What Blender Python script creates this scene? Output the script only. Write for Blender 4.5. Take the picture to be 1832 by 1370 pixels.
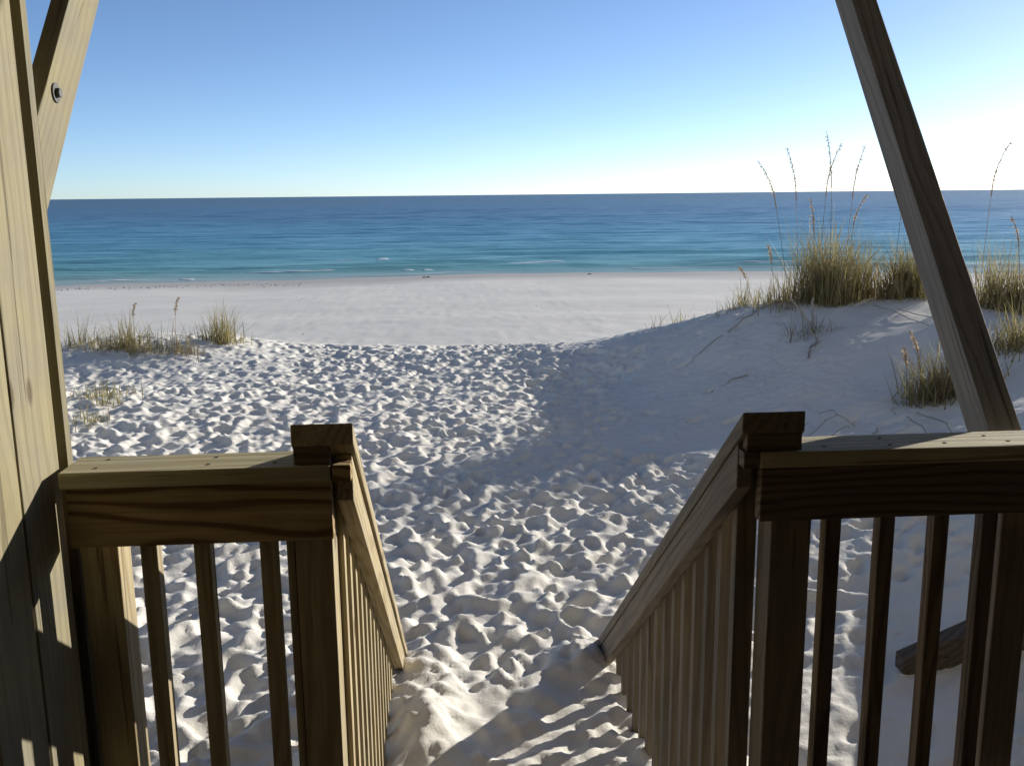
import bpy, bmesh, math, random
import numpy as np
from mathutils import Vector, Matrix

for o in list(bpy.data.objects):
    bpy.data.objects.remove(o)
S = bpy.context.scene
COL = S.collection
rnd = random.Random(7)
rng = np.random.default_rng(11)
rad = math.radians

# ------------------------------------------------------------------ camera
P, ROLL, YAW = rad(11.2), rad(0.6), rad(4.0)
fw = Vector((math.sin(YAW)*math.cos(P), math.cos(YAW)*math.cos(P), -math.sin(P)))
rt = Vector((math.cos(YAW), -math.sin(YAW), 0))
up = rt.cross(fw)
r2 = rt*math.cos(ROLL) - up*math.sin(ROLL)
u2 = up*math.cos(ROLL) + rt*math.sin(ROLL)
cd = bpy.data.cameras.new('camera')
cam = bpy.data.objects.new('camera', cd); COL.objects.link(cam)
cam.matrix_world = Matrix(((r2.x, u2.x, -fw.x, 0), (r2.y, u2.y, -fw.y, 0), (r2.z, u2.z, -fw.z, 1.6), (0, 0, 0, 1)))
cd.sensor_width = 36; cd.lens = 1700/1832*36
cd.clip_start = 0.05; cd.clip_end = 60000
S.camera = cam

# ------------------------------------------------------------------ sky, sun, exposure
SUN_AZ, SUN_EL = rad(52.5), rad(15)
W = bpy.data.worlds.new('World'); S.world = W; W.use_nodes = True
nt = W.node_tree; nt.nodes.clear()
sky = nt.nodes.new('ShaderNodeTexSky'); sky.sky_type = 'NISHITA'; sky.sun_disc = False
sky.sun_elevation = SUN_EL; sky.sun_rotation = SUN_AZ
sky.altitude = 0; sky.air_density = 0.5; sky.dust_density = 0.18; sky.ozone_density = 2.5
bg = nt.nodes.new('ShaderNodeBackground'); bg.inputs['Strength'].default_value = 0.117
wo = nt.nodes.new('ShaderNodeOutputWorld')
nt.links.new(sky.outputs[0], bg.inputs[0]); nt.links.new(bg.outputs[0], wo.inputs[0])
sd = bpy.data.lights.new('sun', 'SUN'); sd.energy = 5.0; sd.angle = rad(0.53); sd.color = (1.0, 0.95, 0.86)
sun = bpy.data.objects.new('sun', sd); COL.objects.link(sun)
sdir = Vector((math.sin(SUN_AZ)*math.cos(SUN_EL), math.cos(SUN_AZ)*math.cos(SUN_EL), math.sin(SUN_EL)))
sun.rotation_euler = sdir.to_track_quat('Z', 'Y').to_euler()
sun.location = sdir*30
S.view_settings.view_transform = 'Standard'; S.view_settings.look = 'None'
S.view_settings.exposure = 0.42; S.view_settings.gamma = 1.0; S.view_settings.use_curve_mapping = False

# ------------------------------------------------------------------ node helpers
class Mat:
    def __init__(s, name):
        s.m = bpy.data.materials.new(name); s.m.use_nodes = True
        s.t = s.m.node_tree; s.t.nodes.clear()
        s.out = s.n('OutputMaterial')
    def n(s, typ, **kw):
        nd = s.t.nodes.new('ShaderNode'+typ)
        for k, v in kw.items():
            if k.startswith('i_'):
                nd.inputs[k[2:].replace('_', ' ')].default_value = v
            else:
                setattr(nd, k, v)
        return nd
    def l(s, a, b): s.t.links.new(a, b)
    def math(s, op, a, b=None, clamp=False):
        nd = s.n('Math', operation=op, use_clamp=clamp)
        for i, x in enumerate((a, b)):
            if x is None: continue
            if hasattr(x, 'links'): s.l(x, nd.inputs[i])
            else: nd.inputs[i].default_value = x
        return nd.outputs[0]
    def mix(s, f, a, b, mode='MIX'):
        nd = s.n('Mix', data_type='RGBA', blend_type=mode)
        for i, x in ((0, f), (6, a), (7, b)):
            if hasattr(x, 'links'): s.l(x, nd.inputs[i])
            else: nd.inputs[i].default_value = x if i == 0 else (*x, 1)
        return nd.outputs[2]
    def ramp(s, f, stops):
        nd = s.n('ValToRGB'); cr = nd.color_ramp
        while len(cr.elements) < len(stops): cr.elements.new(0.5)
        for e, (p, c) in zip(cr.elements, stops):
            e.position = p; e.color = (*c, 1) if hasattr(c, '__len__') else (c, c, c, 1)
        s.l(f, nd.inputs[0]); return nd.outputs[0]
    def noise(s, vec, scale, detail=4, rough=0.55, dist=0.0):
        nd = s.n('TexNoise', i_Scale=scale, i_Detail=detail, i_Roughness=rough, i_Distortion=dist)
        if vec is not None: s.l(vec, nd.inputs['Vector'])
        return nd.outputs[0]

def wood_mat(name, light, dark, grain=0.5, grey=0.25, knots=True):
    M = Mat(name)
    tc = M.n('TexCoord'); oi = M.n('ObjectInfo')
    off = M.n('CombineXYZ'); 
    r7 = M.math('MULTIPLY', oi.outputs['Random'], 37.0)
    M.l(r7, off.inputs[0]); M.l(r7, off.inputs[1]); M.l(r7, off.inputs[2])
    add = M.n('VectorMath', operation='ADD'); M.l(tc.outputs['Object'], add.inputs[0]); M.l(off.outputs[0], add.inputs[1])
    mp = M.n('Mapping'); mp.inputs['Scale'].default_value = (1.6, 8, 8); M.l(add.outputs[0], mp.inputs[0])
    wn = M.n('TexNoise', i_Scale=0.55, i_Detail=2.0, i_Roughness=0.5); M.l(mp.outputs[0], wn.inputs['Vector'])
    ws_ = M.n('VectorMath', operation='SCALE'); M.l(wn.outputs['Color'], ws_.inputs[0]); ws_.inputs['Scale'].default_value = 1.5
    wv_ = M.n('VectorMath', operation='ADD'); M.l(mp.outputs[0], wv_.inputs[0]); M.l(ws_.outputs[0], wv_.inputs[1])
    rings = M.n('TexWave', wave_type='RINGS', rings_direction='X', i_Scale=1.5, i_Distortion=4.0, i_Detail=2.5, i_Detail_Scale=0.6)
    M.l(wv_.outputs[0], rings.inputs['Vector'])
    g1 = M.ramp(rings.outputs['Fac'], [(0.15, 0.0), (0.62, 0.25), (0.9, 1.0)])
    mp2 = M.n('Mapping'); mp2.inputs['Scale'].default_value = (3.0, 140, 140); M.l(add.outputs[0], mp2.inputs[0])
    fine = M.noise(mp2.outputs[0], 1.0, 5, 0.6)
    blot = M.noise(add.outputs[0], 4.0, 4, 0.6)
    c = M.mix(M.math('MULTIPLY', g1, grain), light, dark)
    c = M.mix(M.math('MULTIPLY', M.ramp(fine, [(0.38, 0.0), (0.72, 1.0)]), 0.55), c, dark)
    gv = sum(light)/3
    c = M.mix(M.math('MULTIPLY', M.ramp(blot, [(0.4, 0.0), (0.7, 1.0)]), grey), c, (gv*0.72, gv*0.70, gv*0.66))
    if knots:
        mp3 = M.n('Mapping'); mp3.inputs['Scale'].default_value = (2.6, 5.5, 5.5); M.l(add.outputs[0], mp3.inputs[0])
        vo = M.n('TexVoronoi', i_Scale=1.0, i_Randomness=1.0); M.l(mp3.outputs[0], vo.inputs['Vector'])
        k = M.ramp(vo.outputs['Distance'], [(0.05, 1.0), (0.10, 0.0)])
        c = M.mix(M.math('MULTIPLY', k, 0.75), c, (dark[0]*0.4, dark[1]*0.35, dark[2]*0.35))
    mp4 = M.n('Mapping'); mp4.inputs['Scale'].default_value = (1.6, 55, 55); M.l(add.outputs[0], mp4.inputs[0])
    chk = M.ramp(M.noise(mp4.outputs[0], 1.0, 2, 0.4), [(0.665, 0.0), (0.70, 1.0)])
    c = M.mix(M.math('MULTIPLY', chk, 0.6), c, (dark[0]*0.35, dark[1]*0.33, dark[2]*0.32))
    stain = M.ramp(M.noise(add.outputs[0], 1.7, 5, 0.7), [(0.52, 0.0), (0.70, 1.0)])
    c = M.mix(M.math('MULTIPLY', stain, 0.35), c, (dark[0]*0.7, dark[1]*0.72, dark[2]*0.8))
    tone = M.math('ADD', M.math('MULTIPLY', oi.outputs['Random'], 0.36), 0.80)
    hs = M.n('HueSaturation'); M.l(c, hs.inputs['Color']); M.l(tone, hs.inputs['Value'])
    b = M.n('BsdfPrincipled', i_Roughness=0.78); b.inputs['Specular IOR Level'].default_value = 0.25
    M.l(hs.outputs[0], b.inputs['Base Color'])
    bu = M.n('Bump', i_Strength=0.45, i_Distance=0.004)
    hgt = M.math('SUBTRACT', M.math('ADD', M.math('MULTIPLY', fine, 0.8), M.math('MULTIPLY', g1, -0.5)), M.math('MULTIPLY', chk, 0.8))
    M.l(hgt, bu.inputs['Height']); M.l(bu.outputs[0], b.inputs['Normal'])
    M.l(b.outputs[0], M.out.inputs[0])
    return M.m

M_TIMBER = wood_mat('pale treated pine', (0.305, 0.265, 0.15), (0.21, 0.175, 0.095), 0.4, 0.5)
M_RAIL_SHADE = wood_mat('shade-darkened brown pine', (0.19, 0.15, 0.10), (0.09, 0.065, 0.04), 0.9, 0.3)  # rail pine with the right railing's shade darkened into its colour
M_STAIR = wood_mat('shaded stair pine', (0.245, 0.205, 0.15), (0.13, 0.10, 0.07), 0.5, 0.5)  # darker copy of the stair pine for the shaded right side
M_DARKWOOD = wood_mat('dark old wood', (0.13, 0.10, 0.075), (0.05, 0.035, 0.025), 0.6, 0.3, False)
M_RAIL_LIT = wood_mat('bounce-brightened orange pine', (0.46, 0.34, 0.175), (0.15, 0.08, 0.03), 0.95, 0.15)  # rail pine brightened to stand in for bounced light on the left railing
M_STAIR_LIT = wood_mat('sunlit stair pine', (0.50, 0.42, 0.25), (0.24, 0.165, 0.08), 0.45, 0.3)  # paler copy of the stair pine for the sunlit left side
M_GREY = wood_mat('silver grey timber', (0.37, 0.345, 0.31), (0.2, 0.18, 0.155), 0.4, 0.4)
M_CAP_LIT = wood_mat('cap pine lightened for sun', (0.50, 0.44, 0.27), (0.30, 0.24, 0.12), 0.35, 0.3)  # colour lightened so the cap boards look more sunlit
M_PORCH = wood_mat('porch boards', (0.24, 0.18, 0.12), (0.12, 0.085, 0.05), 0.5, 0.3, False)

M_BOUNCE_SIDING = wood_mat('cream bounce siding', (0.72, 0.66, 0.55), (0.6, 0.55, 0.45), 0.2, 0.1, False)  # pale colour meant to bounce warm light onto the shaded dune

def metal_mat():
    M = Mat('galvanised steel')
    b = M.n('BsdfPrincipled', i_Roughness=0.75, i_Metallic=0.35)
    tc = M.n('TexCoord'); nz = M.noise(tc.outputs['Object'], 60, 3)
    M.l(M.ramp(nz, [(0.3, (0.07, 0.07, 0.07)), (0.7, (0.14, 0.14, 0.13))]), b.inputs['Base Color'])
    M.l(b.outputs[0], M.out.inputs[0]); return M.m
M_METAL = metal_mat()

def sand_mat():
    M = Mat('white quartz sand')
    geo = M.n('NewGeometry'); sep = M.n('SeparateXYZ'); M.l(geo.outputs['Position'], sep.inputs[0])
    n1 = M.noise(geo.outputs['Position'], 1.3, 4); n2 = M.noise(geo.outputs['Position'], 320, 2, 0.7); n3 = M.noise(geo.outputs['Position'], 14, 4, 0.65)
    c = M.ramp(n1, [(0.3, (0.71, 0.675, 0.605)), (0.7, (0.77, 0.735, 0.66))])
    c = M.mix(M.math('MULTIPLY', M.ramp(n2, [(0.3, 1.0), (0.55, 0.0)]), 0.22), c, (0.36, 0.33, 0.29))
    c = M.mix(M.math('MULTIPLY', M.ramp(n3, [(0.45, 0.0), (0.75, 1.0)]), 0.12), c, (0.55, 0.50, 0.43))
    # wet sand at the water's edge
    wz = M.math('ADD', sep.outputs['Z'], M.math('MULTIPLY', M.noise(geo.outputs['Position'], 0.25, 3), 0.09))
    wet = M.n('MapRange'); M.l(wz, wet.inputs[0])
    wet.inputs['From Min'].default_value = -2.09; wet.inputs['From Max'].default_value = -1.99
    wet.inputs['To Min'].default_value = 1.0; wet.inputs['To Max'].default_value = 0.0
    c = M.mix(M.math('MULTIPLY', wet.outputs[0], 0.75), c, (0.36, 0.345, 0.33))
    mpb = M.n('Mapping'); mpb.inputs['Scale'].default_value = (0.09, 0.55, 0.5); M.l(geo.outputs['Position'], mpb.inputs[0])
    streaks = M.ramp(M.noise(mpb.outputs[0], 1.0, 6, 0.65), [(0.50, 0.0), (0.66, 1.0)])  # faint darker streaks in place of shallow footprint relief
    low = M.n('MapRange'); M.l(sep.outputs['Z'], low.inputs[0]); low.inputs['From Min'].default_value = -1.1; low.inputs['From Max'].default_value = -1.5
    c = M.mix(M.math('MULTIPLY', M.math('MULTIPLY', streaks, low.outputs[0]), 0.2), c, (0.52, 0.49, 0.45))
    b = M.n('BsdfPrincipled', i_Roughness=0.9); b.inputs['Specular IOR Level'].default_value = 0.15
    M.l(c, b.inputs['Base Color'])
    bu = M.n('Bump', i_Strength=0.5, i_Distance=0.01)
    h = M.math('ADD', M.math('MULTIPLY', M.noise(geo.outputs['Position'], 45, 5, 0.7), 0.8), M.math('MULTIPLY', n2, 0.12))
    M.l(h, bu.inputs['Height']); M.l(bu.outputs[0], b.inputs['Normal'])
    M.l(b.outputs[0], M.out.inputs[0]); return M.m
M_SAND = sand_mat()

def sea_mat():
    M = Mat('sea water')
    geo = M.n('NewGeometry'); sep = M.n('SeparateXYZ'); M.l(geo.outputs['Position'], sep.inputs[0])
    # metres offshore -> depth tint of the water body
    mpa = M.n('Mapping'); mpa.inputs['Scale'].default_value = (0.012, 0.05, 1); M.l(geo.outputs['Position'], mpa.inputs[0])
    patch = M.noise(mpa.outputs[0], 1.0, 4, 0.6)
    off = M.math('SUBTRACT', sep.outputs['Y'], 44.0)
    lg = M.math('LOGARITHM', M.math('MAXIMUM', off, 1.0), 10.0)
    lg = M.math('ADD', lg, M.math('MULTIPLY', M.math('SUBTRACT', patch, 0.5), 0.5))
    f = M.math('DIVIDE', lg, 4.0, clamp=True)
    c = M.ramp(f, [(0.08, (0.30, 0.38, 0.34)), (0.20, (0.14, 0.33, 0.32)), (0.31, (0.125, 0.34, 0.40)), (0.43, (0.09, 0.27, 0.385)),
                   (0.56, (0.036, 0.118, 0.21)), (0.70, (0.012, 0.055, 0.11)), (0.95, (0.006, 0.034, 0.08))])
    b = M.n('BsdfPrincipled', i_Roughness=0.22, i_IOR=1.33)
    b.inputs['Specular IOR Level'].default_value = 0.12
    M.l(c, b.inputs['Base Color'])
    mp1 = M.n('Mapping'); mp1.inputs['Scale'].default_value = (0.45, 1.5, 1); M.l(geo.outputs['Position'], mp1.inputs[0])
    w1 = M.noise(mp1.outputs[0], 1.0, 6, 0.62, 0.4)
    mp2 = M.n('Mapping'); mp2.inputs['Scale'].default_value = (0.04, 0.16, 1); M.l(geo.outputs['Position'], mp2.inputs[0])
    w2 = M.noise(mp2.outputs[0], 1.0, 5, 0.6, 0.3)
    h = M.math('ADD', M.math('MULTIPLY', w1, 0.35), M.math('MULTIPLY', w2, 1.6))
    bu = M.n('Bump', i_Strength=1.0, i_Distance=0.24); M.l(h, bu.inputs['Height']); M.l(bu.outputs[0], b.inputs['Normal'])
    df = M.n('BsdfDiffuse'); M.l(c, df.inputs['Color']); M.l(bu.outputs[0], df.inputs['Normal'])
    mx = M.n('MixShader'); mx.inputs[0].default_value = 0.38
    M.l(b.outputs[0], mx.inputs[1]); M.l(df.outputs[0], mx.inputs[2])
    M.l(mx.outputs[0], M.out.inputs[0]); return M.m
M_SEA = sea_mat()

def plain_mat(name, c1, c2, scale=8, rough=0.8, transl=0.0):
    M = Mat(name); tc = M.n('TexCoord')
    c = M.ramp(M.noise(tc.outputs['Object'], scale, 3), [(0.3, c1), (0.7, c2)])
    b = M.n('BsdfPrincipled', i_Roughness=rough); b.inputs['Specular IOR Level'].default_value = 0.25
    M.l(c, b.inputs['Base Color'])
    if transl:
        t = M.n('BsdfTranslucent'); M.l(c, t.inputs[0]); mx = M.n('MixShader'); mx.inputs[0].default_value = transl
        M.l(b.outputs[0], mx.inputs[1]); M.l(t.outputs[0], mx.inputs[2]); M.l(mx.outputs[0], M.out.inputs[0])
    else:
        M.l(b.outputs[0], M.out.inputs[0])
    return M.m
M_FOAM = plain_mat('sea foam', (0.62, 0.66, 0.66), (0.78, 0.80, 0.80), 3, 0.9)
M_G1 = plain_mat('green grass blade', (0.20, 0.185, 0.07), (0.30, 0.26, 0.11), 5, 0.6, 0.4)
M_G2 = plain_mat('straw grass blade', (0.33, 0.275, 0.12), (0.45, 0.375, 0.18), 5, 0.7, 0.4)
M_G3 = plain_mat('dead grass blade', (0.2, 0.16, 0.10), (0.3, 0.24, 0.16), 5, 0.8, 0.2)
M_SEED = plain_mat('seed head straw', (0.42, 0.32, 0.22), (0.55, 0.43, 0.3), 20, 0.8, 0.5)
M_TWIG = plain_mat('dead twig', (0.29, 0.26, 0.22), (0.40, 0.36, 0.31), 20, 0.85)
M_WRACK = plain_mat('dry seaweed', (0.07, 0.06, 0.045), (0.16, 0.14, 0.10), 10, 0.9)

# ------------------------------------------------------------------ object helpers
PW = {}
def tag(o, label=None, cat=None, group=None, kind=None):
    if label: o['label'] = label
    if cat: o['category'] = cat
    if group: o['group'] = group
    if kind: o['kind'] = kind
    return o
def empty(name, loc, label, cat, group=None):
    o = bpy.data.objects.new(name, None); COL.objects.link(o); o.location = loc; o.empty_display_size = 0.1
    PW[o.name] = Matrix.Translation(loc)
    return tag(o, label, cat, group)
def link(name, me, mat, parent=None, mw=None):
    o = bpy.data.objects.new(name, me); COL.objects.link(o)
    for m in (mat if isinstance(mat, (list, tuple)) else [mat]):
        if m.name not in [x.name for x in me.materials if x]: me.materials.append(m)
    mw = mw or Matrix.Identity(4)
    if parent is not None:
        o.parent = parent
        pm = PW[parent.name]
        o.matrix_basis = pm.inverted() @ mw
    else:
        o.matrix_basis = mw
    PW[o.name] = mw.copy()
    return o
def frame(d, hint, origin):
    x = Vector(d).normalized(); z = Vector(hint) - x*x.dot(Vector(hint)); z.normalize(); y = z.cross(x)
    return Matrix(((x.x, y.x, z.x, origin.x), (x.y, y.y, z.y, origin.y), (x.z, y.z, z.z, origin.z), (0, 0, 0, 1)))
def solid(name, verts, faces, d, mat, parent=None, bev=0.003, jig=0.0):
    """closed convex solid given in world coordinates, its wood grain along d"""
    vs = [Vector(v) for v in verts]
    c = sum(vs, Vector())/len(vs)
    hint = (0, 0, 1) if abs(Vector(d).normalized().z) < 0.9 else (0, 1, 0)
    mw = frame(d, hint, c); inv = mw.inverted()
    bm = bmesh.new()
    bv = [bm.verts.new(inv @ v + Vector((rnd.uniform(-jig, jig),)*3)) for v in vs]
    for f in faces: bm.faces.new([bv[i] for i in f])
    bmesh.ops.recalc_face_normals(bm, faces=bm.faces)
    if bev: bmesh.ops.bevel(bm, geom=list(bm.edges), offset=bev, segments=2, profile=0.5, affect='EDGES')
    me = bpy.data.meshes.new(name); bm.to_mesh(me); bm.free()
    return link(name, me, mat, parent, mw)
BOXF = [(0, 1, 2, 3), (7, 6, 5, 4), (0, 4, 5, 1), (1, 5, 6, 2), (2, 6, 7, 3), (3, 7, 4, 0)]
def box(name, x, y, z, d, mat, parent=None, bev=0.003):
    v = [(x[0], y[0], z[0]), (x[1], y[0], z[0]), (x[1], y[1], z[0]), (x[0], y[1], z[0]),
         (x[0], y[0], z[1]), (x[1], y[0], z[1]), (x[1], y[1], z[1]), (x[0], y[1], z[1])]
    return solid(name, v, BOXF, d, mat, parent, bev)
def yz_prism(name, pts, x, d, mat, parent=None, bev=0.003):
    n = len(pts)
    v = [(x[0], a, b) for a, b in pts] + [(x[1], a, b) for a, b in pts]
    f = [tuple(range(n)), tuple(range(2*n-1, n-1, -1))] + [(i, (i+1) % n, n+(i+1) % n, n+i) for i in range(n)]
    return solid(name, v, f, d, mat, parent, bev)
def dup(o, mw, parent):
    c = o.copy(); COL.objects.link(c); c.parent = parent
    c.matrix_basis = Matrix.Translation(parent.location).inverted() @ mw
    PW[c.name] = mw.copy(); return c

# ------------------------------------------------------------------ terrain
CTRL = np.array([
 # the sandy way from the steps to the beach
 (0.2, 1.0, -.47), (0.2, 3, -.47), (0.2, 4.5, -.48), (0, 6, -.51), (-1, 8, -.54), (-1, 10, -.55), (-.5, 12, -.55), (-1.2, 13.8, -.55), (1.2, 13.8, -.56),
 (0.8, 11, -.55), (0.6, 9, -.54), (1.2, 7.3, -.50), (1.2, 5.6, -.48), (-2.2, 13.6, -.52),
 # left side
 (-3, 1, -.55), (-3, 5, -.54), (-2.5, 8, -.55), (-5, 8, -.50), (-3.9, 10.5, -.50), (-3, 12.2, -.54), (-6.2, 13.6, -.44), (-5.0, 13.2, -.34), (-4.2, 13.1, -.32),
 (-3.2, 13.7, -.36), (-9, 13, -.48), (-9, 6, -.5), (-9, 1, -.5), (-5, 11.7, -.56), (-4, 11.8, -.58),
 # dune crest
 (2.2, 13.1, -.44), (2.9, 12, -.04), (3.45, 11.1, .24), (4.0, 10.4, .41), (4.6, 10.05, .43), (5.15, 10.0, .48), (5.6, 9.5, .40), (6.2, 9.0, .40),
 (7.2, 8.2, .55), (6.4, 6.6, .9), (5.2, 5.4, .78), (4.8, 3.8, .85), (4.4, 1.6, .7), (10, 9, .5), (10, 4, 1.0),  # out-of-view rise, heightened to shade the sand right of the steps
 # dune face and foot
 (1.9, 10.8, -.47), (2.1, 9.4, -.44), (2.5, 8.1, -.36), (2.9, 6.8, -.27), (2.9, 5.2, -.24), (2.2, 3.8, -.46), (1.5, 2.6, -.47), (3.1, 9.5, .02), (3.6, 8.4, .06), (4.2, 7.2, .08),
 # lee side
 (4.4, 12.6, -.55), (6.5, 12, -.35), (3.4, 13.8, -.85), (9, 13, -.4), (0, 17, -1.25), (-6, 17.5, -1.25), (6, 16.5, -1.3), (-10, 17, -1.2), (10, 17, -1.3)], float)
def _phi(r2): return np.where(r2 > 1e-12, 0.5*r2*np.log(np.maximum(r2, 1e-12)), 0)
def _fit():
    n = len(CTRL); xy = CTRL[:, :2]
    K = _phi(((xy[:, None]-xy[None])**2).sum(-1)) + np.eye(n)*0.02
    Q = np.c_[np.ones(n), xy]; A = np.zeros((n+3, n+3)); A[:n, :n] = K; A[:n, n:] = Q; A[n:, :n] = Q.T
    return np.linalg.solve(A, np.r_[CTRL[:, 2], 0, 0, 0])
TW = _fit()
def sst(a, b, x):
    t = np.clip((x-a)/(b-a), 0, 1); return t*t*(3-2*t)
def shore_y(x): return 46.3 - 0.0055*np.minimum(np.abs(x), 60)**2*np.where(x < 0, 1.4, 0.9) + 0.6*np.sin(x*0.17) + 0.35*np.sin(x*0.41+1) + 0.15*np.sin(x*1.1)
def base_z(x, y):
    x = np.asarray(x, float); y = np.asarray(y, float); sh = x.shape
    xc = np.clip(x, -11, 11).ravel(); yc = np.clip(y, 0.5, 19).ravel()
    n = len(CTRL); z = np.empty(xc.shape)
    for i in range(0, len(xc), 40000):
        a, b = xc[i:i+40000], yc[i:i+40000]
        z[i:i+40000] = _phi((a[:, None]-CTRL[:, 0])**2 + (b[:, None]-CTRL[:, 1])**2) @ TW[:n] + TW[n] + TW[n+1]*a + TW[n+2]*b
    z = z.reshape(sh)
    bz = -2.2 + 0.027*(shore_y(x)-y)
    w = sst(14.2, 18.5, y)
    return z*(1-w) + bz*w
def vnoise(x, y, seed=0):
    xi = np.floor(x).astype(np.int64); yi = np.floor(y).astype(np.int64); fx = x-xi; fy = y-yi
    fx = fx*fx*(3-2*fx); fy = fy*fy*(3-2*fy)
    def h(a, b):
        v = (a*374761393 + b*668265263 + seed*1442695041) & 0xffffffff
        v = ((v ^ (v >> 13))*1274126177) & 0xffffffff
        return ((v ^ (v >> 16)) & 0xffff)/65535.0
    return (h(xi, yi)*(1-fx)+h(xi+1, yi)*fx)*(1-fy) + (h(xi, yi+1)*(1-fx)+h(xi+1, yi+1)*fx)*fy - 0.5

def build_sand():
    st = 0.019
    xf = np.arange(-5.2, 3.9, st); yf = np.arange(2.3, 15.2, st)
    def grow(a, end, s, g):
        out = []; v = a
        while (v < end) if s > 0 else (v > end):
            v += s; s *= g; out.append(v)
        return np.array(out)
    xs = np.r_[grow(xf[0], -160, -st, 1.11)[::-1], xf, grow(xf[-1], 160, st, 1.09)]
    ys = np.r_[grow(yf[0], -12, -st, 1.25)[::-1], yf, grow(yf[-1], 85, st, 1.03)]
    X, Y = np.meshgrid(xs, ys)
    Z = base_z(X, Y)
    # trodden region
    FX, FY = np.meshgrid(xf, yf)
    B = base_z(FX, FY)
    h = np.zeros_like(FX)
    edge = 1.75 + 0.35*np.sin(FY*1.3) + 0.25*np.sin(FY*2.9+1)
    n = 17000
    cx = rng.uniform(-5.1, 3.8, n); cy = rng.uniform(2.4, 15.0, n)
    nx, ny = len(xf), len(yf)
    for k in range(n):
        a = rng.choice((rng.uniform(0.052, 0.085), rng.uniform(0.085, 0.135)), p=(.5, .5)); b = a*rng.uniform(0.55, 0.95); th = rng.normal(1.35, 0.6)
        x0, y0 = cx[k], cy[k]
        e = 1.75 + 0.35*math.sin(y0*1.3) + 0.25*math.sin(y0*2.9+1)
        p = 1.0
        if x0 > e: p = 0.16 if y0 < 6.0 else 0.02
        if y0 > 13.9+0.3*math.sin(x0*2.1): p *= 0.12
        if y0 > 8.5: p *= 0.8
        if x0 < -2.0 and y0 > 11.2: p *= 0.35
        if rng.random() > p: continue
        dep = rng.uniform(0.025, 0.058)*(0.75 if y0 > 9 else 1.0)
        if p < 0.5: dep *= 0.6
        dep *= 1.3 if y0 < 7 else 1.12; a *= (0.88 if y0 < 7 else 1.0); b *= (0.88 if y0 < 7 else 1.0)
        if y0 < 3.9 and -.02 < x0 < 0.7: dep *= 0.45
        R = 1.7*a; i0 = max(0, int((x0-R-xf[0])/st)); i1 = min(nx, int((x0+R-xf[0])/st)+2)
        j0 = max(0, int((y0-R-yf[0])/st)); j1 = min(ny, int((y0+R-yf[0])/st)+2)
        if i1-i0 < 3 or j1-j0 < 3: continue
        dx = FX[j0:j1, i0:i1]-x0; dy = FY[j0:j1, i0:i1]-y0
        u = (dx*math.cos(th)+dy*math.sin(th))/a; v = (-dx*math.sin(th)+dy*math.cos(th))/b
        r = np.sqrt(u*u+v*v)*(1+0.18*np.sin(3*np.arctan2(v, u)+k))
        sub = h[j0:j1, i0:i1]
        lvl = sub[len(sub)//2, sub.shape[1]//2]*0.3
        w = 1-sst(0.82, 1.03, r)
        bowl = lvl - dep*(1-0.7*np.clip(r, 0, 1)**4) + 0.15*dep*u
        rim = dep*0.22*np.exp(-((r-1.18)/0.20)**2)*(1-0.35*u)
        h[j0:j1, i0:i1] = np.clip(sub*(1-w) + bowl*w + rim*(1-w), -0.08, 0.012)
    for _ in range(2):
        hp = np.pad(h, 1, mode='edge')
        h = 0.4*h + 0.15*(hp[:-2, 1:-1]+hp[2:, 1:-1]+hp[1:-1, :-2]+hp[1:-1, 2:])
    fade = sst(-5.2, -4.9, FX)*(1-sst(3.5, 3.85, FX))*sst(2.3, 2.5, FY)*(1-sst(14.6, 15.1, FY))
    h += 0.03*vnoise(FX*3.1, FY*3.1, 13) + 0.012*vnoise(FX*22, FY*22, 3) + 0.008*vnoise(FX*45, FY*45, 4)
    # heap of dug sand beside the left stair railing, and drifted sand at both rail ends
    def heap(x, y, sx, sy, a): return a*np.exp(-((FX-x)/sx)**2-((FY-y)/sy)**2)
    hh = heap(-.12, 3.5, .14, .38, .10) + heap(-.16, 4.0, .10, .16, .05) + heap(.62, 4.05, .12, .2, .09)
    lump = np.clip(hh/0.10, 0, 1)
    h = h*(1-0.45*lump) + hh + lump*(0.06*vnoise(FX*10, FY*9, 8)+0.05*vnoise(FX*23, FY*23, 9)+0.035*vnoise(FX*50, FY*50, 10))
    h *= fade
    j = np.searchsorted(ys, yf[0]-1e-6); i = np.searchsorted(xs, xf[0]-1e-6)
    Z[j:j+ny, i:i+nx] += h
    # soft undulation on dune and beach
    dune = sst(-.45, -.1, Z)*(Y < 15)
    Z += dune*(0.05*vnoise(X*1.7, Y*1.7, 1)+0.02*vnoise(X*5, Y*5, 2)+0.006*vnoise(X*24, Y*24, 5))
    bch = sst(15, 19, Y)*(1-sst(38, 44, Y))
    Z += bch*(0.07*vnoise(X*.25, Y*.4, 6)+0.015*vnoise(X*1.6, Y*1.6, 7)+0.010*vnoise(X*5, Y*4, 12))
    hh_, ww = X.shape
    me = bpy.data.meshes.new('sand')
    co = np.stack([X, Y, Z], -1).reshape(-1, 3).astype(np.float32)
    idx = np.arange(hh_*ww).reshape(hh_, ww)
    q = np.stack([idx[:-1, :-1], idx[:-1, 1:], idx[1:, 1:], idx[1:, :-1]], -1).reshape(-1)
    nf = len(q)//4
    me.vertices.add(len(co)); me.vertices.foreach_set('co', co.ravel())
    me.loops.add(len(q)); me.loops.foreach_set('vertex_index', q.astype(np.int32))
    me.polygons.add(nf); me.polygons.foreach_set('loop_start', np.arange(0, nf*4, 4, dtype=np.int32))
    me.polygons.foreach_set('use_smooth', np.ones(nf, bool))
    me.update(calc_edges=True)
    o = link('sand', me, M_SAND); tag(o, kind='structure')
    return xs, ys, Z
XS, YS, ZS = build_sand()
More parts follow.
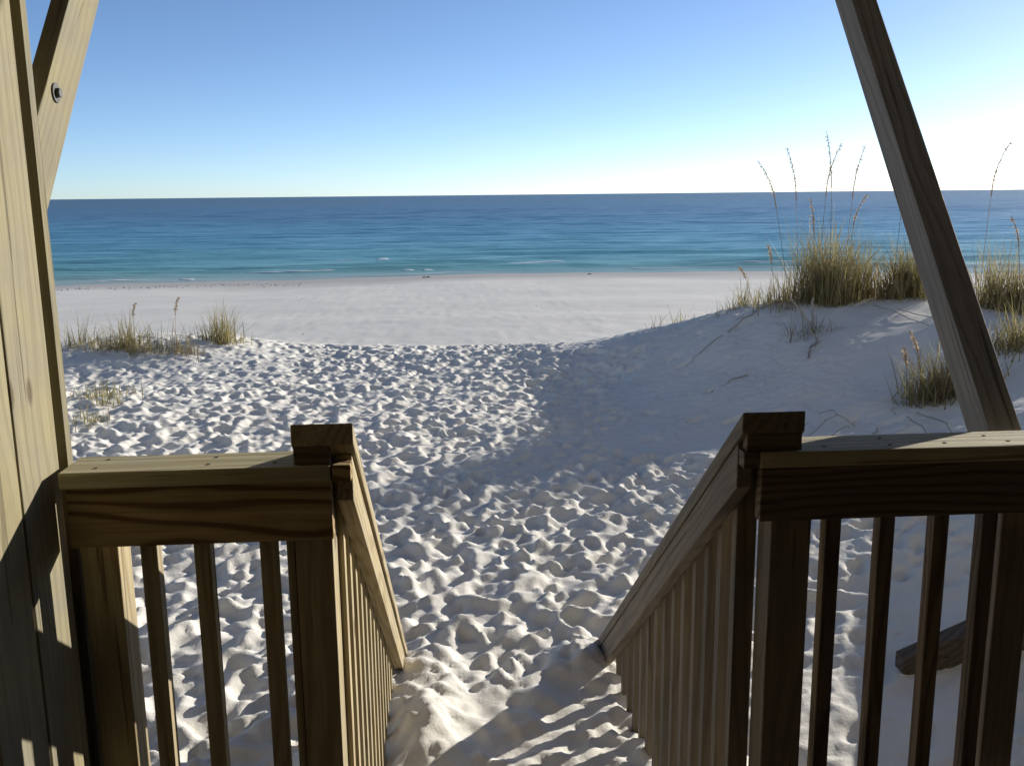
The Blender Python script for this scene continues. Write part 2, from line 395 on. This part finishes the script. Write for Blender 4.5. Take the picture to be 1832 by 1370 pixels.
def gz(x, y):
    i = min(max(int(np.searchsorted(XS, x))-1, 0), len(XS)-2); j = min(max(int(np.searchsorted(YS, y))-1, 0), len(YS)-2)
    u = (x-XS[i])/(XS[i+1]-XS[i]); v = (y-YS[j])/(YS[j+1]-YS[j])
    return float((ZS[j, i]*(1-u)+ZS[j, i+1]*u)*(1-v) + (ZS[j+1, i]*(1-u)+ZS[j+1, i+1]*u)*v)

def grid_mesh(name, X, Y, Z, mat, kind):
    hh_, ww = X.shape; me = bpy.data.meshes.new(name)
    co = np.stack([X, Y, Z], -1).reshape(-1, 3).astype(np.float32); idx = np.arange(hh_*ww).reshape(hh_, ww)
    q = np.stack([idx[:-1, :-1], idx[:-1, 1:], idx[1:, 1:], idx[1:, :-1]], -1).reshape(-1); nf = len(q)//4
    me.vertices.add(len(co)); me.vertices.foreach_set('co', co.ravel())
    me.loops.add(len(q)); me.loops.foreach_set('vertex_index', q.astype(np.int32))
    me.polygons.add(nf); me.polygons.foreach_set('loop_start', np.arange(0, nf*4, 4, dtype=np.int32))
    me.polygons.foreach_set('use_smooth', np.ones(nf, bool)); me.update(calc_edges=True)
    return tag(link(name, me, mat), kind=kind)

SEA_Z = -2.2
def sea_h(X, Y):
    off = Y - shore_y(X)
    amp = sst(0, 8, off)*(1-sst(200, 600, off))
    wob = 5*vnoise(X*.035, Y*.03, 21) + 1.6*vnoise(X*.12, Y*.09, 22)
    ph = (Y+wob*1.6)
    z = 0.07*np.sin(ph*0.95)*(0.6+vnoise(X*.06, Y*.12, 23)) + 0.07*np.sin(ph*1.9+1.0)*(0.6+vnoise(X*.1, Y*.2, 24))
    z += 0.12*vnoise(X*.25, Y*.75, 25) + 0.06*vnoise(X*.7, Y*1.6, 26)
    # low breakers close to the beach
    for o0, wd, hgt, s in ((5.0, 1.1, 0.22, 31), (11.0, 1.6, 0.20, 32), (20, 2.2, 0.16, 33)):
        z += hgt*np.exp(-((off-o0-2.2*vnoise(X*.06, 0*X, s))/wd)**2)*np.clip(0.5+1.6*vnoise(X*.07, 0*X+9, s), 0, 1)
    return SEA_Z + z*amp
def build_sea():
    def geo(a, end, s, g):
        out = [a]
        while out[-1] < end: out.append(out[-1]+s); s *= g
        return out
    ys = np.array(geo(38, 50000, .18, 1.012))
    xh = geo(0, 60000, .45, 1.03)
    xs = np.r_[-np.array(xh[1:])[::-1], xh]
    X, Y = np.meshgrid(xs, ys)
    grid_mesh('sea', X, Y, sea_h(X, Y), M_SEA, 'structure')
build_sea()

def foam_patches():
    """ragged white crests of the little breakers, lying on the water"""
    vs, fs = [], []
    def strip(x0, x1, off0, width, seed):
        n = max(6, int((x1-x0)/.22)); prev = None
        for i in range(n+1):
            t = i/n; x = x0+(x1-x0)*t
            e = math.sin(math.pi*t)**0.5*width*(0.35+0.9*float(vnoise(np.array([x*1.7]), np.array([seed*1.0]), 41)[0]+.5))
            y = float(shore_y(np.array([x]))[0])+off0+0.9*float(vnoise(np.array([x*.3]), np.array([seed*2.0]), 42)[0])
            row = []
            for k, (dy, dz) in enumerate(((-e*.6, .01), (-e*.25, .04), (e*.25, .05), (e*.6, .01))):
                zz = float(sea_h(np.array([x]), np.array([y+dy]))[0])
                row.append(len(vs)); vs.append((x, y+dy, zz+dz*min(1, e*4)))
            if prev: 
                for k in range(3): fs.append((prev[k], row[k], row[k+1], prev[k+1]))
            prev = row
    # (from x, to x, metres offshore, half width)
    strip(-10.2, -5.6, 4.9, .34, 1); strip(-4.1, -3.3, 12.4, .45, 2); strip(-2.3, -1.5, 3.6, .3, 3); strip(-1.2, -.5, 3.5, .28, 4)
    strip(3.4, 7.0, 7.2, .38, 5); strip(-16.5, -14, 1.8, .3, 6); strip(-12.6, -11.8, 1.6, .35, 7); strip(8, 13, 2.2, .16, 8)
    strip(-8, 4, 1.0, .10, 9); strip(14, 26, 2.6, .14, 10); strip(-7, -5.3, 13.5, .14, 11); strip(15, 19, 4.5, .18, 12)
    me = bpy.data.meshes.new('foam'); me.from_pydata(vs, [], fs)
    for p in me.polygons: p.use_smooth = True
    tag(link('foam', me, M_FOAM), kind='stuff')
foam_patches()

# ------------------------------------------------------------------ the porch round the camera (above, below and behind it)
tag(box('deck_floor', (-2.88, 2.88), (-2.19, 2.10), (-.06, 0), (0, 1, 0), M_PORCH, bev=0), kind='structure')
tag(box('ceiling', (-3.1, 3.1), (-2.19, 3.9), (2.95, 3.1), (1, 0, 0), M_PORCH, bev=0), kind='structure')
house = empty('beach_house', (0, -2.3, 0), 'unseen beach house behind the camera, wings and upper storey added to block and bounce light', 'house')
box('wall', (-3.1, 3.1), (-2.6, -2.2), (-.6, 2.94), (0, 0, 1), M_PORCH, house, 0)
box('bounce_wing', (3.12, 8), (-2.6, 1.3), (-.6, 3.09), (0, 0, 1), M_BOUNCE_SIDING, house, 0)  # unseen wings added to bounce sunlight back onto the dune face
box('bounce_wing', (-8, -3.12), (-2.6, 1.1), (-.6, 3.09), (0, 0, 1), M_BOUNCE_SIDING, house, 0)
box('shade_wall', (2.9, 3.1), (-2.19, 1.9), (-.6, 2.94), (0, 0, 1), M_PORCH, house, 0)  # unseen side walls added to keep the rail faces dark
box('shade_wall', (-3.1, -2.9), (-2.19, 1.2), (-.6, 2.94), (0, 0, 1), M_PORCH, house, 0)
box('added_storey', (-8, 8), (-6, 1.25), (3.105, 6.8), (0, 0, 1), M_BOUNCE_SIDING, house, 0)  # unseen storey added to block sky behind and bounce warm light

# ------------------------------------------------------------------ left timber post
post = empty('timber_post', (-.96, 2.0, -.6), 'tall pale timber post at the left frame edge, of two planks with a dark seam', 'post')
box('plank', (-.99, -.90), (1.78, 1.984), (-.6, 2.95), (0, 0, 1), M_TIMBER, post)
box('plank', (-.99, -.898), (1.989, 2.188), (-.6, 2.95), (0, 0, 1), M_TIMBER, post)
box('backing_board', (-1.03, -.992), (1.79, 2.27), (-.6, 2.95), (0, 0, 1), M_DARKWOOD, post)  # dark board added behind the gap to keep it dark
box('trim_board', (-.99, -.898), (2.238, 2.270), (-.6, 2.95), (0, 0, 1), M_TIMBER, post, .002)

# ------------------------------------------------------------------ deck railings
CAPZ = (0.962, 1.0)
def baluster_z(x, y0, parent, proto=None, z=(0.0, 0.93), mat=None):
    if proto is None: return box('baluster', (x, x+.039), (y0, y0+.038), z, (0, 0, 1), mat or M_RAIL_SHADE, parent, .002)
    mw = PW[proto.name].copy(); mw.translation = Vector((x+.0195, y0+.019, (z[0]+z[1])/2)); return dup(proto, mw, parent)
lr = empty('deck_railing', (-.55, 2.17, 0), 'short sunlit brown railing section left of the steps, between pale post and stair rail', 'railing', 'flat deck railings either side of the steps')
box('cap_board', (-.872, -.270), (2.108, 2.248), CAPZ, (1, 0, 0), M_CAP_LIT, lr)
box('cap_end', (-.266, -.224), (2.110, 2.150), (.960, 1.000), (1, 0, 0), M_RAIL_LIT, lr, .002)
box('face_board', (-.868, -.272), (2.130, 2.168), (.815, .959), (1, 0, 0), M_RAIL_LIT, lr)
box('bottom_rail', (-.868, -.272), (2.130, 2.168), (.0, .05), (1, 0, 0), M_RAIL_SHADE, lr)
b0 = baluster_z(-.728, 2.171, lr, mat=M_STAIR_LIT)
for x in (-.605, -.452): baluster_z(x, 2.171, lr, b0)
box('nailer', (-.389, -.371), (2.171, 2.209), (.0, .813), (0, 0, 1), M_STAIR_LIT, lr, .002)
box('rail_post', (-.886, -.797), (2.224, 2.313), (-.75, .958), (0, 0, 1), M_STAIR_LIT, lr)
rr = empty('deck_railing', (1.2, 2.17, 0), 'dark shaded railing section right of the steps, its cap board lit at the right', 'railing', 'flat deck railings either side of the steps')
box('cap_end', (.692, .728), (2.110, 2.150), (.962, 1.000), (1, 0, 0), M_RAIL_SHADE, rr, .002)
box('cap_board', (.732, 2.9), (2.108, 2.248), CAPZ, (1, 0, 0), M_CAP_LIT, rr)
box('face_board', (.742, 2.9), (2.130, 2.168), (.822, .959), (1, 0, 0), M_RAIL_SHADE, rr)
box('bottom_rail', (.90, 2.9), (2.130, 2.168), (.0, .05), (1, 0, 0), M_RAIL_SHADE, rr)
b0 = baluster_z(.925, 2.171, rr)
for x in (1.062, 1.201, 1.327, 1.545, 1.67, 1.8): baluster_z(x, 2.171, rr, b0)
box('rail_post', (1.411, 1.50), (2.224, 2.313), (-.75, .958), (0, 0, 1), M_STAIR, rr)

def nails(parent, pts):
    proto = None
    for (x, y, z) in pts:
        if proto is None:
            bm = bmesh.new(); bmesh.ops.create_cone(bm, cap_ends=True, segments=8, radius1=.0055, radius2=.0045, depth=.003)
            me = bpy.data.meshes.new('nail_head'); bm.to_mesh(me); bm.free()
            proto = link('nail_head', me, M_METAL, parent, Matrix.Translation((x, y, z)))
        else: dup(proto, Matrix.Translation((x, y, z)), parent)
nails(lr, [(-.80, 2.145, 1.0), (-.795, 2.215, 1.0), (-.55, 2.15, 1.0), (-.545, 2.21, 1.0), (-.40, 2.148, 1.0)])
nails(rr, [(1.06, 2.145, 1.0), (1.065, 2.21, 1.0), (1.20, 2.15, 1.0), (1.33, 2.205, 1.0), (1.36, 2.15, 1.0), (.90, 2.15, 1.0)])

# ------------------------------------------------------------------ stair railings running down into the sand
M_SL = -0.77
def stair_rail(cap_x, rail_x, bal_x, newel_x, label, shim=None, mat=M_STAIR):
    r = empty('stair_railing', ((cap_x[0]+cap_x[1])/2, 2.2, -.5), label, 'stair railing', 'railings down either side of the steps')
    d = (0, 1, M_SL); Y0, Y1 = 2.112, 4.16
    zt = lambda y: 1.098 + M_SL*(y-2.112)
    yz_prism('cap_board', [(Y0, zt(Y0)-.050), (Y1, zt(Y1)-.050), (Y1, zt(Y1)), (Y0, zt(Y0))], cap_x, d, mat, r)
    Y0 = 2.153
    yz_prism('side_rail', [(Y0, zt(Y0)-.164), (Y1, zt(Y1)-.164), (Y1, zt(Y1)-.052), (Y0, zt(Y0)-.052)], rail_x, d, mat, r)
    if shim: box('shim_block', shim, (2.116, 2.149), (1.002, 1.045), (1, 0, 0), M_RAIL_SHADE, r, .002)
    box('newel_post', newel_x, (2.171, 2.266), (-.8, .955), (0, 0, 1), mat, r)
    proto = None
    for k in range(14):
        y = 2.268 + k*.124
        top = zt(y+.038)-.060
        if proto is None:
            L = 1.45
            proto = yz_prism('baluster', [(y, top-L), (y+.038, top-L), (y+.038, top), (y, top-M_SL*.038)], bal_x, (0, 0, 1), mat, r, .002)
            c0 = PW[proto.name].translation.copy(); y00, t00 = y, top
        else:
            mw = PW[proto.name].copy(); mw.translation = c0 + Vector((0, y-y00, top-t00)); dup(proto, mw, r)
stair_rail((-.355, -.215), (-.262, -.224), (-.303, -.265), (-.369, -.280), 'left stair railing, sunlit inner edge, running down into the heaped sand', (-.352, -.27), M_STAIR_LIT)
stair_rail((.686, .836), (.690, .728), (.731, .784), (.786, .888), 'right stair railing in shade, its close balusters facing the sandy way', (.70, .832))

# ------------------------------------------------------------------ knee braces up to the ceiling
def unit(y, z): l = math.hypot(y, z); return y/l, z/l
dy, dz = unit(.46, .52)
py, pz = 2.3, 1.6                       # a point on the lower outer edge
def on(t, w): return (py+dy*t-dz*w, pz+dz*t+dy*w)
def t_at_y(yv, w): return (yv-py+dz*w)/dy
def t_at_z(zv, w): return (zv-pz-dy*w)/dz
pts = [on(t_at_y(2.273, 0), 0), on(t_at_z(2.948, 0), 0), on(t_at_z(2.948, .14), .14), on(t_at_y(2.273, .14), .14)]
lb = yz_prism('knee_brace', pts, (-.945, -.90), (0, dy, dz), M_TIMBER)
tag(lb, 'bright sunlit plank brace with a steel bolt, slanting up from the pale left post', 'brace', 'slanting braces under the porch roof')
def disc(name, c, r, x0, x1, n, mat, parent):
    pts = [(c[0]+r*math.cos(2*math.pi*i/n), c[1]+r*math.sin(2*math.pi*i/n)) for i in range(n)]
    return yz_prism(name, pts, (x0, x1), (0, 1, 0), mat, parent, .001)
bc = on(t_at_z(1.845, .095), .095)
ws = disc('washer', bc, .023, -.8995, -.896, 20, M_METAL, lb)
disc('bolt_head', bc, .012, -.8955, -.887, 6, M_METAL, ws)
dy, dz = unit(.995, 1.215); py, pz = 2.45, .99
pts = [on(t_at_y(2.316, 0), 0), on(t_at_z(2.948, 0), 0), on(t_at_z(2.948, .10), .10), on(t_at_y(2.316, .10), .10)]
rb = yz_prism('knee_brace', pts, (1.411, 1.500), (0, dy, dz), M_GREY, None, .004)
tag(rb, 'thick dark grey timber brace leaning across the sky behind the right railing', 'brace', 'slanting braces under the porch roof')

# ------------------------------------------------------------------ grass
def blade(vs, fs, ms, base, az, lean, h, w, curve, mi):
    n = 5; p = Vector(base); a = lean; ring = []
    side = Vector((-math.sin(az), math.cos(az), 0))
    for i in range(n+1):
        t = i/n; ww = w*(1-t**1.6)*0.5+0.0006
        ring.append((len(vs), len(vs)+1)); vs.append(tuple(p-side*ww)); vs.append(tuple(p+side*ww))
        s = h/n; p = p+Vector((math.cos(az)*math.sin(a), math.sin(az)*math.sin(a), math.cos(a)))*s; a += curve/n
    for i in range(n):
        fs.append((ring[i][0], ring[i][1], ring[i+1][1], ring[i+1][0])); ms.append(mi)
def mesh_obj(name, vs, fs, ms, mats, parent, mw=None, smooth=False):
    me = bpy.data.meshes.new(name); me.from_pydata(vs, [], fs)
    for m in mats: me.materials.append(m)
    me.polygons.foreach_set('material_index', ms)
    if smooth: me.polygons.foreach_set('use_smooth', [True]*len(fs))
    me.update(); return link(name, me, mats, parent, mw)
def tube(vs, fs, pts, r0, r1, n=4):
    prev = None
    for i, p in enumerate(pts):
        p = Vector(p); q = Vector(pts[min(i+1, len(pts)-1)])-Vector(pts[max(i-1, 0)]); q.normalize()
        a = q.orthogonal().normalized(); b = q.cross(a); r = r0+(r1-r0)*i/(len(pts)-1)
        row = []
        for k in range(n):
            th = 2*math.pi*k/n; row.append(len(vs)); vs.append(tuple(p+(a*math.cos(th)+b*math.sin(th))*r))
        if prev:
            for k in range(n): fs.append((prev[k], prev[(k+1) % n], row[(k+1) % n], row[k]))
        prev = row
def stalk(root, base, h, az, lean, droop=0.5, head=0.26):
    pts = []; p = Vector(base); a = lean; n = 12
    for i in range(n+1):
        pts.append(tuple(p)); p = p+Vector((math.cos(az)*math.sin(a), math.sin(az)*math.sin(a), math.cos(a)))*(h/n)
        a += (0.006 if i < 8 else droop/5)
    vs, fs = [], []; tube(vs, fs, pts, .0035, .0015)
    mw = Matrix.Translation(root.location); loc = Vector(root.location)
    vs = [tuple(Vector(v)-loc) for v in vs]
    s = mesh_obj('stalk', vs, fs, [0]*len(fs), [M_G3 if rnd.random() < .6 else M_SEED], root, mw)
    vs, fs = [], []
    k0 = int(n*(1-head)); tube(vs, fs, [tuple(Vector(q)-loc) for q in pts[k0:]], .0065, .0025)
    for i in range(60):
        t = 1-head*rnd.random(); k = t*n; j = min(int(k), n-1); q = Vector(pts[j]).lerp(Vector(pts[j+1]), k-j)
        d = Vector((rnd.gauss(0, 1), rnd.gauss(0, 1), rnd.uniform(-.9, .5))).normalized(); d.z -= .6; d.normalize(); L = rnd.uniform(.02, .038); wv = d.orthogonal().normalized()*.0065
        m = q+d*L*.5; b0 = len(vs)
        vs += [tuple(q-loc), tuple(m+wv-loc), tuple(q+d*L-loc), tuple(m-wv-loc)]; fs.append((b0, b0+1, b0+2, b0+3))
    sh = mesh_obj('seed_head', vs, fs, [0]*len(fs), [M_SEED], s, mw); sh['kind'] = 'stuff'
def clump(label, x, y, n, h, sx, sy, mix=(.45, .35, .2), lean=.35, stalks=(), group='sea oat clumps', sink=.02, w=.0085, cat='grass clump'):
    z = gz(x, y)
    root = empty('grass_clump', (x, y, z-sink), label, cat, group)
    vs, fs, ms = [], [], []
    n = int(n*2.6)
    cores = [(rnd.gauss(0, sx*.42), rnd.gauss(0, sy*.42), rnd.uniform(.6, 1.15)) for _ in range(max(3, int(sx*26)))]
    for i in range(n):
        c_ = cores[min(int(abs(rnd.gauss(0, .5))*len(cores)), len(cores)-1)]
        bx, by = c_[0]+rnd.gauss(0, .10), c_[1]+rnd.gauss(0, .09)
        hh = h*rnd.uniform(.35, 1.1)*c_[2]*(1-.3*min(1, abs(bx)/sx))
        mi = 0 if (q := rnd.random()) < mix[0] else 1 if q < mix[0]+mix[1] else 2
        blade(vs, fs, ms, (bx, by, gz(x+bx, y+by)-z), rnd.uniform(0, 6.283), abs(rnd.gauss(0, lean*.7)), hh, w*rnd.uniform(.7, 1.3), rnd.uniform(.1, .9)*(1.4 if mi == 2 else 1), mi)
    for i in range(n//5):      # bleached broken thatch round the foot
        c_ = rnd.choice(cores); bx, by = c_[0]+rnd.gauss(0, .12), c_[1]+rnd.gauss(0, .11)
        blade(vs, fs, ms, (bx, by, gz(x+bx, y+by)-z+.01), rnd.uniform(0, 6.283), rnd.uniform(.8, 1.45), h*rnd.uniform(.2, .5), w*.8, rnd.uniform(-.2, .5), 2)
    b = mesh_obj('blades', vs, fs, ms, [M_G1, M_G2, M_G3], root, Matrix.Translation(root.location)); b['kind'] = 'stuff'
    for (dx, dy_, hh, az, ln) in stalks:
        stalk(root, (x+dx, y+dy_, gz(x+dx, y+dy_)-.02), hh, az, ln, rnd.uniform(.25, .8))
    return root
PI = math.pi
clump('large yellow green sea oat clump on the dune crest with the tallest seed stalks', 4.20, 10.15, 520, 1.0, .52, .40, (.28, .52, .20), .5,
      [(-.42, 0, 1.70, PI, .16), (-.3, .1, 1.72, PI, .04), (-.12, 0, 1.74, 0, .01), (.05, .1, 1.84, PI, .01), (.12, -.1, 1.70, 0, .02), (-.2, -.1, 1.2, PI/2, .1), (.2, .1, 1.2, 0, .08)])
clump('shorter grass clump on the dune crest between big sea oats and dark brace', 5.00, 10.05, 330, .74, .34, .3, (.36, .44, .20), .4,
      [(-.12, 0, 1.42, 0, .02), (.1, 0, .95, PI, .1), (.2, .1, .8, 0, .15)])
clump('yellowish grass clump on the dune right of the dark brace', 5.75, 9.15, 400, .8, .5, .6, (.3, .5, .2), .5,
      [(-.35, .1, 1.72, 0, .01), (.35, 0, 1.35, 0, .02), (.1, .1, 1.0, PI, .1)])
clump('dark low grass clump on the shaded dune face beside the brace foot', 3.90, 7.15, 230, .52, .36, .3, (.35, .1, .55), .85, [(-.1, 0, .6, PI, .2), (-.25, 0, .5, PI, .05)])
clump('dim grass tuft right of the brace foot in shade', 4.9, 7.6, 150, .5, .4, .3, (.4, .2, .4), .7)
clump('thin wispy grass on the crest left of the large sea oats', 3.55, 11.0, 34, .42, .3, .25, (.3, .3, .4), .7, [(.1, 0, .5, PI, .3)])
clump('sparse pale grass sprigs at the low end of the dune crest', 3.05, 12.0, 18, .38, .35, .2, (.3, .5, .2), .8)
clump('small tuft leaning at the foot of the large sea oats', 3.85, 10.55, 60, .45, .22, .2, (.35, .3, .35), .6, [(-.1, 0, .7, PI, .1)])
clump('brownish grass tuft nearest the pale post, on the low sand ridge', -5.05, 13.1, 42, .62, .38, .2, (.2, .45, .35), .7)
clump('widest tawny grass clump on the low sand ridge at left', -4.25, 12.9, 120, .6, .62, .22, (.2, .5, .3), .7, [(.1, 0, .62, 0, .0)])
clump('brown dry grass with one upright stalk, just right of the widest tawny clump', -3.55, 12.75, 44, .50, .40, .22, (.1, .35, .55), .7, [(-.02, 0, .78, 0, .02)])
clump('bright yellow green grass tuft standing alone on the low sand ridge', -3.12, 13.55, 80, .62, .24, .2, (.45, .5, .05), .5)
clump('faint pale green sprigs in the trodden sand near the left post', -3.75, 10.4, 70, .30, .55, .45, (.5, .45, .05), .9)
clump('second patch of pale sprigs in trodden sand, low beside the left post', -3.45, 9.2, 30, .24, .35, .3, (.5, .45, .05), .9)

# ------------------------------------------------------------------ dead stems, runner, plank, wrack
def twigs(label, x, y, segs, r=.012, cat='twig', group='dead stems on the dune face', name='dead_stem', mat=None):
    vs, fs = [], []; z = gz(x, y)
    for seg in segs:
        pts = [Vector((dx, dy_, gz(x+dx, y+dy_)-z+dz_)) for dx, dy_, dz_ in seg]
        fine = []
        for i in range(len(pts)-1):
            for k in range(4):
                t = k/4; q = pts[i].lerp(pts[i+1], t); fine.append(tuple(q+Vector((rnd.gauss(0, .008), rnd.gauss(0, .008), rnd.gauss(0, .006)))))
        fine.append(tuple(pts[-1])); tube(vs, fs, fine, .48*r*rnd.uniform(.8, 1.2), r*.35, 5)
    o = mesh_obj(name, vs, fs, [0]*len(fs), [mat or M_TWIG], None, Matrix.Translation((x, y, z)), True)
    return tag(o, label, cat, group)
clump('dark withered tuft hanging on the dune face below the large sea oats', 3.62, 9.25, 26, .36, .16, .14, (0, .1, .9), 1.1, group=None)
twigs('dark bent dead stem standing by the withered tuft under the large sea oats', 3.58, 9.2, [[(.02, -.3, .01), (.05, -.05, .10), (-.02, .05, .24), (-.12, .1, .42)], [(.05, -.05, .1), (.12, .1, .16), (.16, .2, .3)], [(.02, -.3, .01), (-.1, -.42, .02), (-.16, -.55, .01)]], .026)
twigs('tangle of dark dead stems low on the dune near the right newel', 3.0, 7.15, [[(-.3, -.25, .01), (0, .0, .07), (.15, .15, .03)], [(.18, -.1, .02), (.1, .12, .10), (.06, .3, .03)], [(-.15, -.3, .02), (.1, -.18, .05), (.22, -.02, .02)], [(-.35, -.05, .01), (-.1, .1, .05)]], .011)
twigs('thin dead stem slanting down the dune below the shorter grass clump', 4.45, 9.0, [[(-.02, .55, .03), (.02, .2, .05), (.15, -.3, .02)], [(.12, .3, .03), (.3, -.1, .02)]], .012)
twigs('short dark stick lying alone on the shaded dune face', 2.75, 8.9, [[(-.2, -.03, .01), (0, .02, .02), (.17, .0, .01)]], .018)
twigs('dark loose stems drooping from the shaded clump beside the brace foot', 3.45, 6.25, [[(.0, .5, .04), (-.02, .2, .06), (-.12, -.1, .02)], [(.08, .45, .05), (.1, .1, .05), (.02, -.2, .02)], [(-.2, .55, .02), (-.35, .35, .02)]], .014)
twigs('long thin grass runner trailing down the dune from the crest', 3.0, 10.1, [[(.85, .45, .02), (.5, .3, .025), (.15, .1, .02), (-.2, -.1, .015), (-.45, -.25, .01)]], .011, 'grass runner', None, 'grass_runner')
twigs('second fainter runner on the upper dune face below the crest', 3.35, 10.5, [[(.5, .05, .01), (.2, -.02, .015), (-.1, -.12, .01)]], .010, 'grass runner', None, 'grass_runner')

plank_pts = [(1.98, 3.74, -.60), (2.75, 3.60, -.60), (2.75, 3.73, -.60), (1.98, 3.82, -.60), (1.98, 3.74, -.425), (2.75, 3.60, -.02), (2.75, 3.73, -.02), (1.98, 3.82, -.425)]
pl = solid('driftwood_plank', plank_pts, BOXF, (.73, .4, .35), M_DARKWOOD, None, .006)
tag(pl, 'dark wedge of old wood sticking out of the sand, seen through the right railing', 'driftwood')

def wrack(name, label, pts, kind=None, group=None, cat=None, s=.12):
    vs, fs = [], []
    c = Vector((sum(p[0] for p in pts)/len(pts), sum(p[1] for p in pts)/len(pts), 0)); c.z = gz(c.x, c.y)
    for (x, y) in pts:
        z = gz(x, y); a = s*rnd.uniform(.5, 1.4); b0 = len(vs)
        m = 7
        for i in range(m):
            th = 6.283*i/m; q = rnd.uniform(.6, 1.3); vs.append((x+a*1.6*q*math.cos(th)-c.x, y+a*q*math.sin(th)-c.y, z-.01-c.z))
        for i in range(m):
            th = 6.283*(i+.4)/m; q = rnd.uniform(.3, .7); vs.append((x+a*1.4*q*math.cos(th)-c.x, y+a*q*math.sin(th)-c.y, z+a*rnd.uniform(.2, .6)-c.z))
        vs.append((x-c.x, y-c.y, z+a*.6-c.z))
        for i in range(m):
            j = (i+1) % m; fs += [(b0+i, b0+j, b0+m+i), (b0+j, b0+m+j, b0+m+i), (b0+m+i, b0+m+j, b0+2*m)]
    o = mesh_obj(name, vs, fs, [0]*len(fs), [M_WRACK], None, Matrix.Translation(c))
    return tag(o, label, cat, group, kind)
sy = lambda x: float(shore_y(np.array([x]))[0])
wrack('seaweed_clump', 'dark seaweed lump at the water edge, straight out beyond the steps', [(-1.05+3.2, 0)][:0] or [(-.95, sy(-.95)-1.6), (-.75, sy(-.75)-1.6)], None, 'seaweed lumps on the shore', 'seaweed', .10)
wrack('seaweed_clump', 'smaller dark seaweed lump at the water edge, right of the other one', [(6.9, sy(6.9)-1.5)], None, 'seaweed lumps on the shore', 'seaweed', .085)
pts = []
for i in range(150):
    x = rnd.uniform(-19, -6); pts.append((x, sy(x)-3.2-0.12*(x+6)*-.4+rnd.gauss(0, .5)))
for i in range(10):
    x = rnd.uniform(-14, 12); pts.append((x, rnd.uniform(21, 36)))
wrack('wrack', None, pts, 'stuff', None, None, .028)
